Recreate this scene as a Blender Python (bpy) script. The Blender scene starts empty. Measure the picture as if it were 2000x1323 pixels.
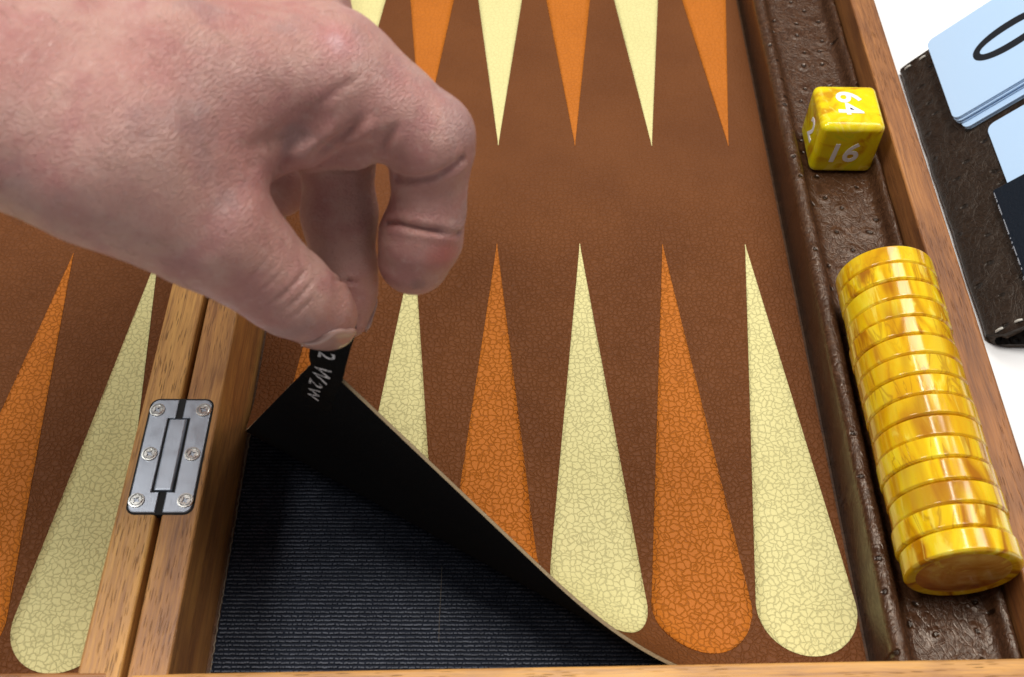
import bpy, bmesh, math, random
import numpy as np
from mathutils import Matrix, Vector, noise as mnoise
random.seed(4)
rng = np.random.default_rng(7)
U = 0.033            # all lengths below are counted in point pitches of the board: 3.3 cm
SC = bpy.context.scene
COL = SC.collection
R = math.radians

# ------------------------------------------------------------------ camera, light, exposure
cam = bpy.data.objects.new('camera', bpy.data.cameras.new('camera'))
COL.objects.link(cam)
cam.data.sensor_width = 36.0
cam.data.lens = 36.0 * 2077.63 / 2000
cam.data.clip_start = 0.01
cam.data.clip_end = 50
cam.matrix_world = Matrix(((0.99999174, -0.00339184, -0.00223775, 0.15650 * U),
                           (0.00142303, 0.80813184, -0.58899992, -8.50053 * U),
                           (0.00380620, 0.58899188, 0.80812999, 9.71928 * U),
                           (0, 0, 0, 1)))
cam.data.dof.use_dof = True
cam.data.dof.focus_distance = 11.3 * U
cam.data.dof.aperture_fstop = 20.0
SC.camera = cam
W = bpy.data.worlds.new('World'); SC.world = W
W.use_nodes = True
W.node_tree.nodes['Background'].inputs[0].default_value = (0.93, 0.96, 1.0, 1)
W.node_tree.nodes['Background'].inputs[1].default_value = 0.19
SC.view_settings.view_transform = 'Standard'
SC.view_settings.look = 'None'
SC.view_settings.exposure = 0.0
SC.view_settings.gamma = 1.0

def lamp(name, loc, target, sx, sy, power, color):
    l = bpy.data.lights.new(name, 'AREA'); l.shape = 'RECTANGLE'
    l.size = sx * U; l.size_y = sy * U; l.energy = power; l.color = color
    o = bpy.data.objects.new(name, l); COL.objects.link(o)
    o.location = Vector(loc) * U
    d = Vector(target) - Vector(loc)
    o.rotation_euler = d.to_track_quat('-Z', 'Y').to_euler()
    return o
lamp('ceiling_lamp', (3, 3, 44), (1.5, -1, 0), 18, 12, 12.6, (1.0, 0.965, 0.91))
lamp('ceiling_lamp_right', (25, 12, 44), (1.5, -1, 0), 14, 16, 5.5, (1.0, 0.965, 0.91))
lamp('ceiling_lamp_left', (-26, 4, 42), (1.5, -1, 0), 16, 10, 10.5, (1.0, 0.98, 0.95))
lamp('tray_gloss_light', (12, 29, 44), (1.5, -1, 0), 18, 12, 5.5, (1.0, 0.965, 0.91))  # added light, no known fixture: puts gloss on the tray leather
lamp('ceiling_tube', (1, 12, 43), (1.5, -1, 0), 2.0, 22, 3.0, (1.0, 0.98, 0.95))

# ------------------------------------------------------------------ shader helpers
def new_mat(name):
    m = bpy.data.materials.new(name); m.use_nodes = True
    nt = m.node_tree
    return m, nt, nt.nodes['Principled BSDF']
def nd(nt, t, ins=None, **props):
    n = nt.nodes.new(t)
    for k, v in props.items(): setattr(n, k, v)
    for k, v in (ins or {}).items():
        s = n.inputs[k]
        if isinstance(v, bpy.types.NodeSocket): nt.links.new(v, s)
        else: s.default_value = v
    return n
def put(nt, n, **ins):
    for k, v in ins.items():
        s = n.inputs[k.replace('_', ' ')]
        if isinstance(v, bpy.types.NodeSocket): nt.links.new(v, s)
        else: s.default_value = v
def coords(nt, uv=False, scale=(1, 1, 1), offs=None):
    tc = nd(nt, 'ShaderNodeTexCoord')
    f = 1.0 if uv else 1 / U
    mp = nd(nt, 'ShaderNodeMapping', {'Vector': tc.outputs['UV' if uv else 'Object'], 'Scale': tuple(s * f for s in scale)})
    if offs is not None: nt.links.new(offs, mp.inputs['Location'])
    return mp.outputs[0]
def noi(nt, vec, scale, detail=3.0, rough=0.5, dist=0.0):
    return nd(nt, 'ShaderNodeTexNoise', {'Vector': vec, 'Scale': scale, 'Detail': detail, 'Roughness': rough, 'Distortion': dist})
def mth(nt, op, a, b=0.0, c=0.0):
    n = nd(nt, 'ShaderNodeMath', {0: a, 1: b, 2: c}, operation=op); return n.outputs[0]
def rng_(nt, v, a, b, c=0.0, d=1.0, smooth=True):
    n = nd(nt, 'ShaderNodeMapRange', {'Value': v, 'From Min': a, 'From Max': b, 'To Min': c, 'To Max': d})
    if smooth: n.interpolation_type = 'SMOOTHSTEP'
    return n.outputs[0]
def mix(nt, f, a, b, blend='MIX'):
    n = nd(nt, 'ShaderNodeMix', data_type='RGBA', blend_type=blend)
    for s, v in ((n.inputs[0], f), (n.inputs[6], a), (n.inputs[7], b)):
        if isinstance(v, bpy.types.NodeSocket): nt.links.new(v, s)
        else: s.default_value = v if not isinstance(v, tuple) or len(v) == 4 else v + (1,)
    return n.outputs[2]
def ramp(nt, f, stops):
    n = nd(nt, 'ShaderNodeValToRGB', {'Fac': f}); e = n.color_ramp.elements
    while len(e) < len(stops): e.new(0.5)
    for q, (p, c) in zip(e, stops): q.position = p; q.color = c + (1,)
    return n.outputs[0]
def warp(nt, vec, scale, amt):
    n = noi(nt, vec, scale, 2.0)
    s = nd(nt, 'ShaderNodeVectorMath', {0: n.outputs['Color'], 1: (.5, .5, .5)}, operation='SUBTRACT')
    m = nd(nt, 'ShaderNodeVectorMath', {0: s.outputs[0], 1: (amt, amt, amt)}, operation='MULTIPLY')
    return nd(nt, 'ShaderNodeVectorMath', {0: vec, 1: m.outputs[0]}, operation='ADD').outputs[0]
def bump(nt, h, strength, dist, normal=None):
    n = nd(nt, 'ShaderNodeBump', {'Height': h, 'Strength': strength, 'Distance': dist * U})
    if normal is not None: nt.links.new(normal, n.inputs['Normal'])
    return n.outputs[0]

# ------------------------------------------------------------------ materials
def grain_leather(name, base, dark, line, line_w, uv=True, cell=16.0, rough=0.55, bstr=0.55):
    """pebbled calf leather: irregular cells separated by broken creases"""
    m, nt, b = new_mat(name)
    v = coords(nt, uv)
    vw = warp(nt, warp(nt, v, 5.0, .10), 15.0, .075)
    def cells(sc):
        a = nd(nt, 'ShaderNodeTexVoronoi', {'Vector': vw, 'Scale': sc, 'Randomness': .82}, feature='DISTANCE_TO_EDGE', voronoi_dimensions='2D')
        return a.outputs['Distance']
    c1, c2 = cells(cell), cells(cell * 1.6)
    br = noi(nt, v, 9.0, 2.0).outputs['Fac']
    l1 = rng_(nt, c1, 0.0, line_w, 1.0, 0.0)
    l2 = mth(nt, 'MULTIPLY', rng_(nt, c2, 0.0, line_w * .9, 1.0, 0.0), rng_(nt, br, .56, .70))
    l1 = mth(nt, 'MULTIPLY', l1, rng_(nt, br, .33, .45, .72, 1.0))
    ln = mth(nt, 'MAXIMUM', l1, l2)
    sep = nd(nt, 'ShaderNodeSeparateXYZ', {0: v})
    ln = mth(nt, 'MULTIPLY', ln, rng_(nt, mth(nt, 'ADD', sep.outputs['Y'], mth(nt, 'MULTIPLY', br, .8)), -.3, 2.2, 1.0, .32))   # creases drawn fainter towards the back, imitating lens blur
    big = noi(nt, v, .8, 4.0).outputs['Fac']
    fine = noi(nt, v, 60.0, 3.0, .6).outputs['Fac']
    col = mix(nt, rng_(nt, big, .3, .7), base, dark)
    col = mix(nt, rng_(nt, fine, .35, .75, 0.0, .15), col, tuple(min(1, c * 1.4) for c in base))
    col = mix(nt, mth(nt, 'MULTIPLY', ln, line), col, tuple(c * .33 for c in dark))
    h = mth(nt, 'ADD', mth(nt, 'MULTIPLY', ln, -1.0), mth(nt, 'MULTIPLY', fine, .35))
    put(nt, b, Base_Color=col, Roughness=rough, Normal=bump(nt, h, bstr, .018))
    put(nt, b, **{'Specular IOR Level': .16})
    return m
M = {}
M['brown'] = grain_leather('brown_leather', (.152, .0505, .0135), (.126, .0405, .0105), .12, .24, rough=.6, bstr=.55, cell=17.0)
M['orange'] = grain_leather('orange_leather', (.48, .142, .0145), (.425, .123, .0125), .44, .165)
M['cream'] = grain_leather('cream_leather', (.70, .635, .30), (.67, .605, .275), .44, .155, bstr=.4)

def fabric(name, col, spec_col, scale, amt, rough=.9):
    m, nt, b = new_mat(name)
    v = coords(nt)
    f = noi(nt, v, scale, 3.0, .7).outputs['Fac']
    put(nt, b, Base_Color=mix(nt, rng_(nt, f, .58, .82, 0, amt), col, spec_col), Roughness=rough,
        Normal=bump(nt, f, .5, .02))
    put(nt, b, **{'Specular IOR Level': .12})
    return m
M['loop'] = fabric('black_loop_cloth', (.0042, .0046, .0056), (.045, .048, .055), 70.0, .45, .9)
M['hook_base'] = fabric('hook_tape_weave', (.008, .011, .020), (.03, .038, .06), 50.0, .5, .6)
m, nt, b = new_mat('hook_nylon')
oi = noi(nt, coords(nt), 9.0, 4.0).outputs['Fac']
put(nt, b, Base_Color=mix(nt, rng_(nt, oi, .35, .7), (.018, .023, .038), (.058, .067, .092)), Roughness=.6)
M['hook'] = m
M['cut'] = fabric('raw_cut_leather_edge', (.30, .22, .13), (.62, .53, .40), 45.0, .8)
M['fray'] = fabric('frayed_thread', (.22, .175, .13), (.50, .44, .37), 60.0, .8)
M['ribbon'] = fabric('black_ribbon', (.0025, .0026, .003), (.012, .012, .014), 50.0, .4, .7)
def flat(name, col, rough, metal=0.0, **kw):
    m, nt, b = new_mat(name); put(nt, b, Base_Color=col + (1,), Roughness=rough, Metallic=metal, **kw); return m
m, nt, b = new_mat('white_print')
f = noi(nt, coords(nt), 30.0, 3.0, .8).outputs['Fac']
put(nt, b, Base_Color=mix(nt, rng_(nt, f, .42, .62), (.72, .72, .74), (.12, .12, .13)), Roughness=.7)
M['print'] = m

def wood(name, light, mid, dark, streak=1.0):
    """oiled hardwood; grain along local X"""
    m, nt, b = new_mat(name)
    oi = nd(nt, 'ShaderNodeObjectInfo')
    off = nd(nt, 'ShaderNodeCombineXYZ', {0: mth(nt, 'MULTIPLY', oi.outputs['Random'], 37.0), 1: mth(nt, 'MULTIPLY', oi.outputs['Random'], 11.0), 2: 0.0}).outputs[0]
    v = coords(nt, offs=off)
    def sc(s): return nd(nt, 'ShaderNodeVectorMath', {0: v, 1: s}, operation='MULTIPLY').outputs[0]
    v = warp(nt, v, .9, .06)
    band = noi(nt, sc((.55, 6.5, 4.0)), 1.0, 4.0, .55, .6).outputs['Fac']
    fib = noi(nt, sc((3.0, 55.0, 55.0)), 1.0, 3.0, .6).outputs['Fac']
    line = noi(nt, sc((.35, 26.0, 20.0)), 1.0, 3.0, .6, .8).outputs['Fac']
    blot = noi(nt, sc((.8, 1.8, 1.8)), 1.0, 3.0).outputs['Fac']
    ps = nd(nt, 'ShaderNodeTexVoronoi', {'Vector': warp(nt, sc((4.4, 62.0, 62.0)), 1.2, .6), 'Scale': 1.0, 'Randomness': 1.0}, feature='F1')
    pore = mth(nt, 'MULTIPLY', rng_(nt, ps.outputs['Distance'], .16, .34, 1.0, 0.0), rng_(nt, noi(nt, sc((.9, 3.0, 3.0)), 1.0, 2.0).outputs['Fac'], .36, .56))
    col = ramp(nt, band, [(.30, light), (.52, mid), (.72, dark)])
    col = mix(nt, rng_(nt, blot, .45, .75, 0, .75), col, dark)
    col = mix(nt, rng_(nt, line, .50, .68, 0, .55), col, tuple(c * .8 for c in dark))
    col = mix(nt, rng_(nt, fib, .35, .7, 0, .26), col, tuple(min(1, c * 1.45) for c in light))
    col = mix(nt, mth(nt, 'MULTIPLY', pore, .65 * streak), col, tuple(c * .22 for c in dark))
    h = mth(nt, 'SUBTRACT', mth(nt, 'MULTIPLY', fib, .5), pore)
    put(nt, b, Base_Color=col, Roughness=rng_(nt, fib, .2, .8, .38, .55), Normal=bump(nt, h, .45, .012))
    put(nt, b, **{'Specular IOR Level': .4})
    return m
M['wood_gold'] = wood('golden_walnut', (.68, .36, .098), (.52, .25, .068), (.29, .12, .038))
M['wood_red'] = wood('reddish_walnut', (.38, .158, .046), (.26, .100, .031), (.135, .050, .019), .55)
M['wood_mix'] = wood('two_tone_walnut', (.55, .27, .077), (.38, .165, .052), (.20, .082, .035), .8)
M['wood_dark'] = wood('floor_board', (.16, .07, .03), (.11, .05, .02), (.06, .025, .012))

def ostrich(name, base, mottle, rough, wr=1.0, spec=.6, bs=.40):
    """ostrich hide: raised quill follicles with dark pits and fine wrinkles running round them"""
    m, nt, b = new_mat(name)
    v = coords(nt)
    vw = warp(nt, v, 2.0, .18)
    q = nd(nt, 'ShaderNodeTexVoronoi', {'Vector': vw, 'Scale': 3.1, 'Randomness': .8}, feature='F1', voronoi_dimensions='2D').outputs['Distance']
    ring = rng_(nt, q, .34, .14, 0.0, 1.0)
    pit = rng_(nt, q, .115, .05, 0.0, 1.0)
    w1 = nd(nt, 'ShaderNodeTexVoronoi', {'Vector': warp(nt, nd(nt, 'ShaderNodeVectorMath', {0: v, 1: (1.0, .55, 1.0)}, operation='MULTIPLY').outputs[0], 4.0, .35), 'Scale': 15.0}, feature='DISTANCE_TO_EDGE', voronoi_dimensions='2D').outputs['Distance']
    wl = rng_(nt, w1, 0.0, .16, 1.0, 0.0)
    n1 = noi(nt, warp(nt, v, 3.0, .5), 18.0, 5.0, .62, 1.2).outputs['Fac']
    h = mth(nt, 'ADD', mth(nt, 'MULTIPLY', ring, .75), mth(nt, 'MULTIPLY', pit, -2.2))
    h = mth(nt, 'ADD', h, mth(nt, 'MULTIPLY', wl, -.35 * wr))
    h = mth(nt, 'ADD', h, mth(nt, 'MULTIPLY', n1, 1.1 * wr))
    col = mix(nt, rng_(nt, n1, .4, .7), base, mottle)  # lighter leather tone mixed in at random
    col = mix(nt, mth(nt, 'MULTIPLY', pit, .85), col, tuple(c * .15 for c in base))
    put(nt, b, Base_Color=col, Roughness=rough, Normal=bump(nt, h, bs, .026))
    put(nt, b, **{'Specular IOR Level': spec, 'Specular Tint': (1.0, .88, .76, 1)})
    return m
M['tray'] = ostrich('tray_ostrich_leather', (.045, .0185, .0085), (.092, .042, .021), .20, .65, .5)
M['panel'] = ostrich('scoreboard_ostrich_leather', (.016, .0085, .005), (.030, .017, .010), .45, .7, .38, .55)

def amber(name, stops, axis_scale, scale, brown, gloss=.13):
    m, nt, b = new_mat(name)
    oi = nd(nt, 'ShaderNodeObjectInfo')
    off = nd(nt, 'ShaderNodeCombineXYZ', {0: mth(nt, 'MULTIPLY', oi.outputs['Random'], 61.0), 1: mth(nt, 'MULTIPLY', oi.outputs['Random'], 23.0), 2: mth(nt, 'MULTIPLY', oi.outputs['Random'], 47.0)}).outputs[0]
    v = coords(nt, scale=axis_scale, offs=off)
    v = warp(nt, v, scale * .8, .45)
    n1 = noi(nt, v, scale, 3.0, .5, 2.2).outputs['Fac']
    n2 = noi(nt, v, scale * 2.1, 4.0, .6, 1.5).outputs['Fac']
    n3 = noi(nt, v, scale * .55, 2.0, .5, 1.0).outputs['Fac']
    col = ramp(nt, n1, stops)
    rv = mth(nt, 'MULTIPLY', oi.outputs['Random'], .6)
    col = mix(nt, rng_(nt, mth(nt, 'FRACT', mth(nt, 'MULTIPLY', oi.outputs['Random'], 7.31)), .3, 1.0, 0, .4), col, (.62, .30, .004))
    vein = noi(nt, v, scale * 1.1, 3.0, .55, 3.0).outputs['Fac']
    col = mix(nt, mth(nt, 'MULTIPLY', rng_(nt, mth(nt, 'ABSOLUTE', mth(nt, 'SUBTRACT', vein, .5)), 0.0, .030, 1.0, 0.0), rv), col, (.36, .15, .006))
    col = mix(nt, rng_(nt, n2, .56, .66, 0, .6), col, (.86, .70, .10))
    col = mix(nt, rng_(nt, n3, .58, .70, 0, brown), col, (.33, .115, .012))
    put(nt, b, Base_Color=col, Roughness=gloss)
    put(nt, b, **{'Subsurface Weight': .25, 'Subsurface Radius': (1.0, .55, .1), 'Subsurface Scale': .0025, 'Coat Weight': .25, 'Coat Roughness': .09, 'Specular IOR Level': .5})
    return m
M['amber'] = amber('marbled_amber_resin', [(.32, (.40, .145, .002)), (.44, (.69, .38, .003)), (.54, (.79, .53, .006)), (.68, (.82, .64, .03))], (1, 1, .22), 2.2, .55)
M['amber_face'] = amber('amber_resin_face', [(.30, (.40, .12, .012)), (.48, (.58, .25, .03)), (.66, (.70, .42, .09))], (1, 1, 1), 1.9, .8)
M['lemon'] = amber('marbled_lemon_resin', [(.32, (.60, .30, .004)), (.44, (.78, .60, .004)), (.60, (.82, .69, .006)), (.72, (.62, .63, .014))], (1, 1, 1), 1.7, .9)
M['white'] = flat('white_paint', (.86, .85, .86), .4)
M['card'] = flat('pale_blue_card', (.50, .69, .93), .32)
M['ink'] = flat('black_ink', (.008, .009, .013), .45)
M['navy'] = fabric('navy_board', (.0085, .0125, .020), (.03, .036, .045), 30.0, .25, .5)
M['silver'] = flat('worn_silver_edge', (.30, .32, .36), .5)
M['stitch'] = flat('white_thread', (.50, .475, .42), .6)
m, nt, b = new_mat('white_tabletop')
put(nt, b, Base_Color=(.93, .93, .93, 1), Roughness=.5); M['table'] = m
def steel(name, base, rough):
    m, nt, b = new_mat(name)
    v = coords(nt)
    n = noi(nt, v, 6.0, 4.0, .6).outputs['Fac']
    s = noi(nt, nd(nt, 'ShaderNodeVectorMath', {0: v, 1: (60.0, 5.0, 1.0)}, operation='MULTIPLY').outputs[0], 1.0, 2.0).outputs['Fac']
    put(nt, b, Base_Color=base + (1,), Metallic=1.0, Roughness=rng_(nt, n, .3, .7, rough - .04, rough + .07), Normal=bump(nt, mth(nt, 'ADD', n, mth(nt, 'MULTIPLY', s, .3)), .06, .02))
    return m
M['steel'] = steel('brushed_steel', (.35, .38, .43), .37)
M['screw'] = steel('plated_screw', (.72, .72, .68), .26)
M['black'] = flat('recess_shade', (.006, .005, .004), .8)
M['dark_metal'] = flat('screw_recess', (.06, .055, .045), .5, .6)

# ------------------------------------------------------------------ mesh helpers
def mesh_obj(name, verts, faces, mat, parent=None, uvs=None, smooth=False, mats=None, fmat=None):
    me = bpy.data.meshes.new(name)
    me.from_pydata([(v[0] * U, v[1] * U, v[2] * U) for v in verts], [], [tuple(f) for f in faces])
    if uvs is not None:
        l = me.uv_layers.new(name='UVMap')
        li = np.empty(len(me.loops), np.int32); me.loops.foreach_get('vertex_index', li)
        l.data.foreach_set('uv', np.asarray(uvs, np.float32)[li].ravel())
    for mm in (mats or [mat]): me.materials.append(mm)
    if fmat is not None: me.polygons.foreach_set('material_index', fmat)
    if smooth: me.polygons.foreach_set('use_smooth', [True] * len(me.polygons))
    me.update()
    o = bpy.data.objects.new(name, me); COL.objects.link(o)
    if parent is not None: o.parent = parent
    return o
def bm_obj(name, bm, mat, parent=None, smooth=False):
    me = bpy.data.meshes.new(name)
    bmesh.ops.recalc_face_normals(bm, faces=bm.faces)
    bm.transform(Matrix.Scale(U, 4)); bm.to_mesh(me); bm.free()
    me.materials.append(mat)
    if smooth: me.polygons.foreach_set('use_smooth', [True] * len(me.polygons))
    o = bpy.data.objects.new(name, me); COL.objects.link(o)
    if parent is not None: o.parent = parent
    return o
def box_bm(x0, x1, y0, y1, z0, z1, bev=0.0, seg_=2, bm=None):
    own = bm is None
    bm = bm or bmesh.new()
    g = bmesh.ops.create_cube(bm, size=1)['verts']
    bmesh.ops.transform(bm, matrix=Matrix.Translation(((x0 + x1) / 2, (y0 + y1) / 2, (z0 + z1) / 2)) @ Matrix.Diagonal((x1 - x0, y1 - y0, z1 - z0, 1)), verts=g)
    if bev:
        es = {e for v in g for e in v.link_edges}
        bmesh.ops.bevel(bm, geom=list(es), offset=bev, segments=seg_, profile=.5, affect='EDGES')
    return bm
def prism_bm(outline, z0, z1, bev=0.0, seg_=2):
    bm = bmesh.new()
    a = [bm.verts.new((x, y, z0)) for x, y in outline]
    f = bm.faces.new(a)
    e = bmesh.ops.extrude_face_region(bm, geom=[f])
    top = [v for v in e['geom'] if isinstance(v, bmesh.types.BMVert)]
    for v in top: v.co.z = z1
    if bev:
        es = [e_ for e_ in bm.edges if all(abs(v.co.z - z1) < 1e-6 for v in e_.verts)]
        bmesh.ops.bevel(bm, geom=es, offset=bev, segments=seg_, profile=.5, affect='EDGES')
    return bm
def round_rect(x0, x1, y0, y1, r, n=6):
    out = []
    for cx, cy, a in ((x1 - r, y1 - r, 0), (x0 + r, y1 - r, 90), (x0 + r, y0 + r, 180), (x1 - r, y0 + r, 270)):
        for k in range(n + 1):
            t = R(a + 90 * k / n); out.append((cx + r * math.cos(t), cy + r * math.sin(t)))
    return out
def empty(name, loc, rot=(0, 0, 0)):
    o = bpy.data.objects.new(name, None); COL.objects.link(o)
    o.location = Vector(loc) * U; o.rotation_euler = rot; o.empty_display_size = .01
    return o
def tag(o, label=None, cat=None, group=None, kind=None):
    for k, v in (('label', label), ('category', cat), ('group', group), ('kind', kind)):
        if v: o[k] = v
    return o
def at(o, loc, rot=None):
    o.location = Vector(loc) * U
    if rot is not None: o.rotation_euler = rot
    return o
def text_geo(s, size, shear=0.0, bold=0.0, extr=0.0, res=4):
    c = bpy.data.curves.new('t', 'FONT'); c.body = s; c.size = size; c.align_x = 'CENTER'; c.align_y = 'CENTER'
    c.shear = shear; c.offset = bold; c.extrude = extr; c.resolution_u = res
    o = bpy.data.objects.new('t', c); COL.objects.link(o)
    dg = bpy.context.evaluated_depsgraph_get()
    me = bpy.data.meshes.new_from_object(o.evaluated_get(dg))
    V = np.array([v.co[:] for v in me.vertices]); F = [tuple(p.vertices) for p in me.polygons]
    bpy.data.objects.remove(o); bpy.data.curves.remove(c); bpy.data.meshes.remove(me)
    mid = (V.max(0) + V.min(0)) / 2; V[:, :2] -= mid[:2]
    return V, F

# ------------------------------------------------------------------ table (setting)
tag(bm_obj('table_top', box_bm(-22, 24, -14, 24, -1.2, -.36, .1), M['table']), kind='structure')

# ------------------------------------------------------------------ the backgammon board
board = tag(empty('backgammon_board', (0, 0, -.35)),
            'open wooden folding backgammon board with leather side tray and steel hinge lying on white table', 'game board')
def bchild(o, loc=(0, 0, 0), rot=None):
    o.parent = board
    at(o, (loc[0], loc[1], loc[2] + .35), rot)
    return o
def rail(x0, x1, y0, y1, z0, z1, mat, tilt=0.0, name='rail'):
    """a bar with its grain along its length"""
    lx, ly = x1 - x0, y1 - y0
    along = ly > lx
    L, Wd = (ly, lx) if along else (lx, ly)
    bm = box_bm(-L / 2, L / 2, -Wd / 2, Wd / 2, 0, z1 - z0, .028, 3)
    o = bm_obj(name, bm, mat)
    bchild(o, ((x0 + x1) / 2, (y0 + y1) / 2, z0), (0, 0, (R(90) if along else 0) + tilt))
    return o
rail(4.652, 4.975, -5.95, 7.35, -.345, 1.0, M['wood_red'], name='side_rail')['label'] = 'right outer rail beside the leather tray'
rail(-2.985, -2.65, -5.95, 7.35, -.345, 1.0, M['wood_mix'], name='hinge_rail')['label'] = 'redder rail right of the hinge gap'
rail(-3.40, -3.04, -5.95, 7.35, -.345, 1.0, M['wood_gold'], name='hinge_rail')['label'] = 'golden rail left of the hinge gap'
rail(-10.95, -10.6, -5.95, 7.35, -.345, 1.0, M['wood_gold'], name='side_rail')
rail(-2.955, 5.0, -5.825, -5.495, -.35, 1.005, M['wood_gold'], R(1.2), name='front_rail')
rail(-11.0, -3.14, -5.95, -5.62, -.35, 1.005, M['wood_red'], R(.9), name='front_rail')
rail(-2.955, 4.98, 7.25, 7.58, -.35, 1.005, M['wood_gold'], name='back_rail')
rail(-11.0, -3.06, 7.25, 7.58, -.35, 1.005, M['wood_gold'], name='back_rail')
def slab(name, x0, x1, y0, y1, z0, z1, mat):
    return bchild(bm_obj(name, box_bm(x0, x1, y0, y1, z0, z1), mat))
slab('floor_panel', -2.66, 4.66, -5.62, 7.28, -.34, -.10, M['wood_dark'])
slab('floor_panel', -10.62, -3.39, -5.8, 7.28, -.34, -.10, M['wood_dark'])

# hook lining of the right half, with its hooks
slab('hook_lining', -2.60, 3.5, -5.40, 7.2, -.099, -.066, M['hook_base'])
hv, hf = [], []
yy = -5.36; row = 0
while yy < -1.2:
    xx = -2.585 + (row % 2) * .02
    while xx < 2.6:
        if yy < -.576 * (xx - 2.2) - 5.4 + .55 or True:
            if xx * .503 + yy * .865 < -2.85:
                px, py = xx + random.uniform(-.004, .004), yy + random.uniform(-.003, .003)
                h = random.uniform(.014, .022); w = .0078; l = random.uniform(-.006, .010)
                i = len(hv)
                hv += [(px - w, py - w, -.067), (px + w, py - w, -.067), (px + w, py + w, -.067), (px - w, py + w, -.067),
                       (px - w + l, py - w * .8 - .004, -.067 + h), (px + w * 1.5 + l, py - w * .8 - .004, -.067 + h * .92),
                       (px + w * 1.5 + l, py + w * .5, -.067 + h * .9), (px - w + l, py + w * .5, -.067 + h)]
                hf += [(i, i + 1, i + 5, i + 4), (i + 1, i + 2, i + 6, i + 5), (i + 2, i + 3, i + 7, i + 6), (i + 3, i, i + 4, i + 7), (i + 4, i + 5, i + 6, i + 7)]
        xx += .0225
    yy += .041; row += 1
bchild(tag(mesh_obj('hook_pile', hv, hf, M['hook']), kind='stuff'))
# pale frayed thread along the lining's left edge, and a lint thread lying across it
def tube(pts, r, n=5):
    V, F = [], []
    P = [Vector(p) for p in pts]
    for i, p in enumerate(P):
        t = (P[min(i + 1, len(P) - 1)] - P[max(i - 1, 0)]).normalized()
        a = t.orthogonal().normalized(); b_ = t.cross(a)
        rr = r[i] if hasattr(r, '__len__') else r
        for k in range(n):
            c = 2 * math.pi * k / n; V.append(p + a * rr * math.cos(c) + b_ * rr * math.sin(c))
    for i in range(len(P) - 1):
        for k in range(n):
            F.append((i * n + k, i * n + (k + 1) % n, (i + 1) * n + (k + 1) % n, (i + 1) * n + k))
    F.append(tuple(range(n - 1, -1, -1))); F.append(tuple((len(P) - 1) * n + k for k in range(n)))
    return V, F
pts = [(-2.607 + random.uniform(-.008, .008), y, -.06 + random.uniform(0, .012)) for y in np.arange(-5.4, -1.6, .035)]
V, F = tube(pts, [random.uniform(.004, .0095) for _ in pts]); bchild(mesh_obj('frayed_edge', V, F, M['fray'], smooth=True))

V, F = tube([(-0.501, -4.159, -0.045), (-0.500, -4.44, -0.043), (-0.504, -4.696, -0.046), (-0.500, -4.916, -0.045)], .0018); bchild(mesh_obj('lint_thread', V, F, M['fray'], smooth=True))

# ostrich leather tray: ridge, floor and ridge in one profile
prof = [(3.535, -.099), (3.53, .30), (3.515, .50), (3.512, .56), (3.525, .605), (3.555, .632), (3.60, .642), (3.645, .632), (3.675, .60), (3.692, .555), (3.71, .50), (3.745, .462), (3.80, .452)]
prof += [(x, .45) for x in np.linspace(3.9, 4.4, 6)]
prof += [(4.46, .455), (4.50, .48), (4.52, .53), (4.535, .585), (4.56, .622), (4.595, .635), (4.62, .62), (4.638, .57), (4.642, .45)]
ny = 260
ys = np.linspace(-5.52, 7.24, ny)
V, F = [], []
for j, y in enumerate(ys):
    for i, (x, z) in enumerate(prof):
        w = mnoise.noise(Vector((x * 2.3, y * 1.7, z * 2.0)))
        w2 = mnoise.noise(Vector((x * 7, y * 5, 3.0)))
        edge = 0 if i in (0, len(prof) - 1) else 1
        V.append((x + edge * (.008 * w), y, z + edge * (.010 * w + .006 * w2)))
n = len(prof)
for j in range(ny - 1):
    for i in range(n - 1): F.append((j * n + i, j * n + i + 1, (j + 1) * n + i + 1, (j + 1) * n + i))
b0 = len(V)
tray = bchild(mesh_obj('tray', V, F, M['tray'], smooth=True))
tray['label'] = 'dark brown ostrich leather tray with raised ridges'

# steel hinge let into the two rails
hinge = bchild(empty('hinge', (0, 0, 0))); hinge.location = Vector((-3.012, -3.51, .35 + 1.0)) * U
def leaf(s):
    o = []
    pts = round_rect(.032, .292, -.605, .605, .075)
    # only the outer corners are rounded; the notch for the knuckle bar is cut from the inner edge
    outer = [p for p in pts if p[0] > .15]
    top = [p for p in outer if p[1] > 0]; bot = [p for p in outer if p[1] < 0]
    poly = [(.032, -.605)] + bot + top + [(.032, .605), (.032, .395), (.105, .395), (.105, -.395), (.032, -.395)]
    return [(x * s, y) for x, y in (poly if s > 0 else poly[::-1])]
for s in (-1, 1):
    bm_obj('leaf', prism_bm(leaf(s), -.05, .016, .010), M['steel'], hinge)
bm_obj('mortise_shade', prism_bm(round_rect(-.308, .308, -.622, .622, .09), -.06, .003), M['black'], hinge)  # black plate standing in for the shaded gap round the leaves
bm_obj('knuckle_bar', box_bm(-.088, .088, -.39, .39, -.06, .028, .022, 3), M['steel'], hinge)
sb = bmesh.new()
bmesh.ops.create_cone(sb, cap_ends=True, segments=24, radius1=.066, radius2=.058, depth=.03)
screw_me = None
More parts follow.
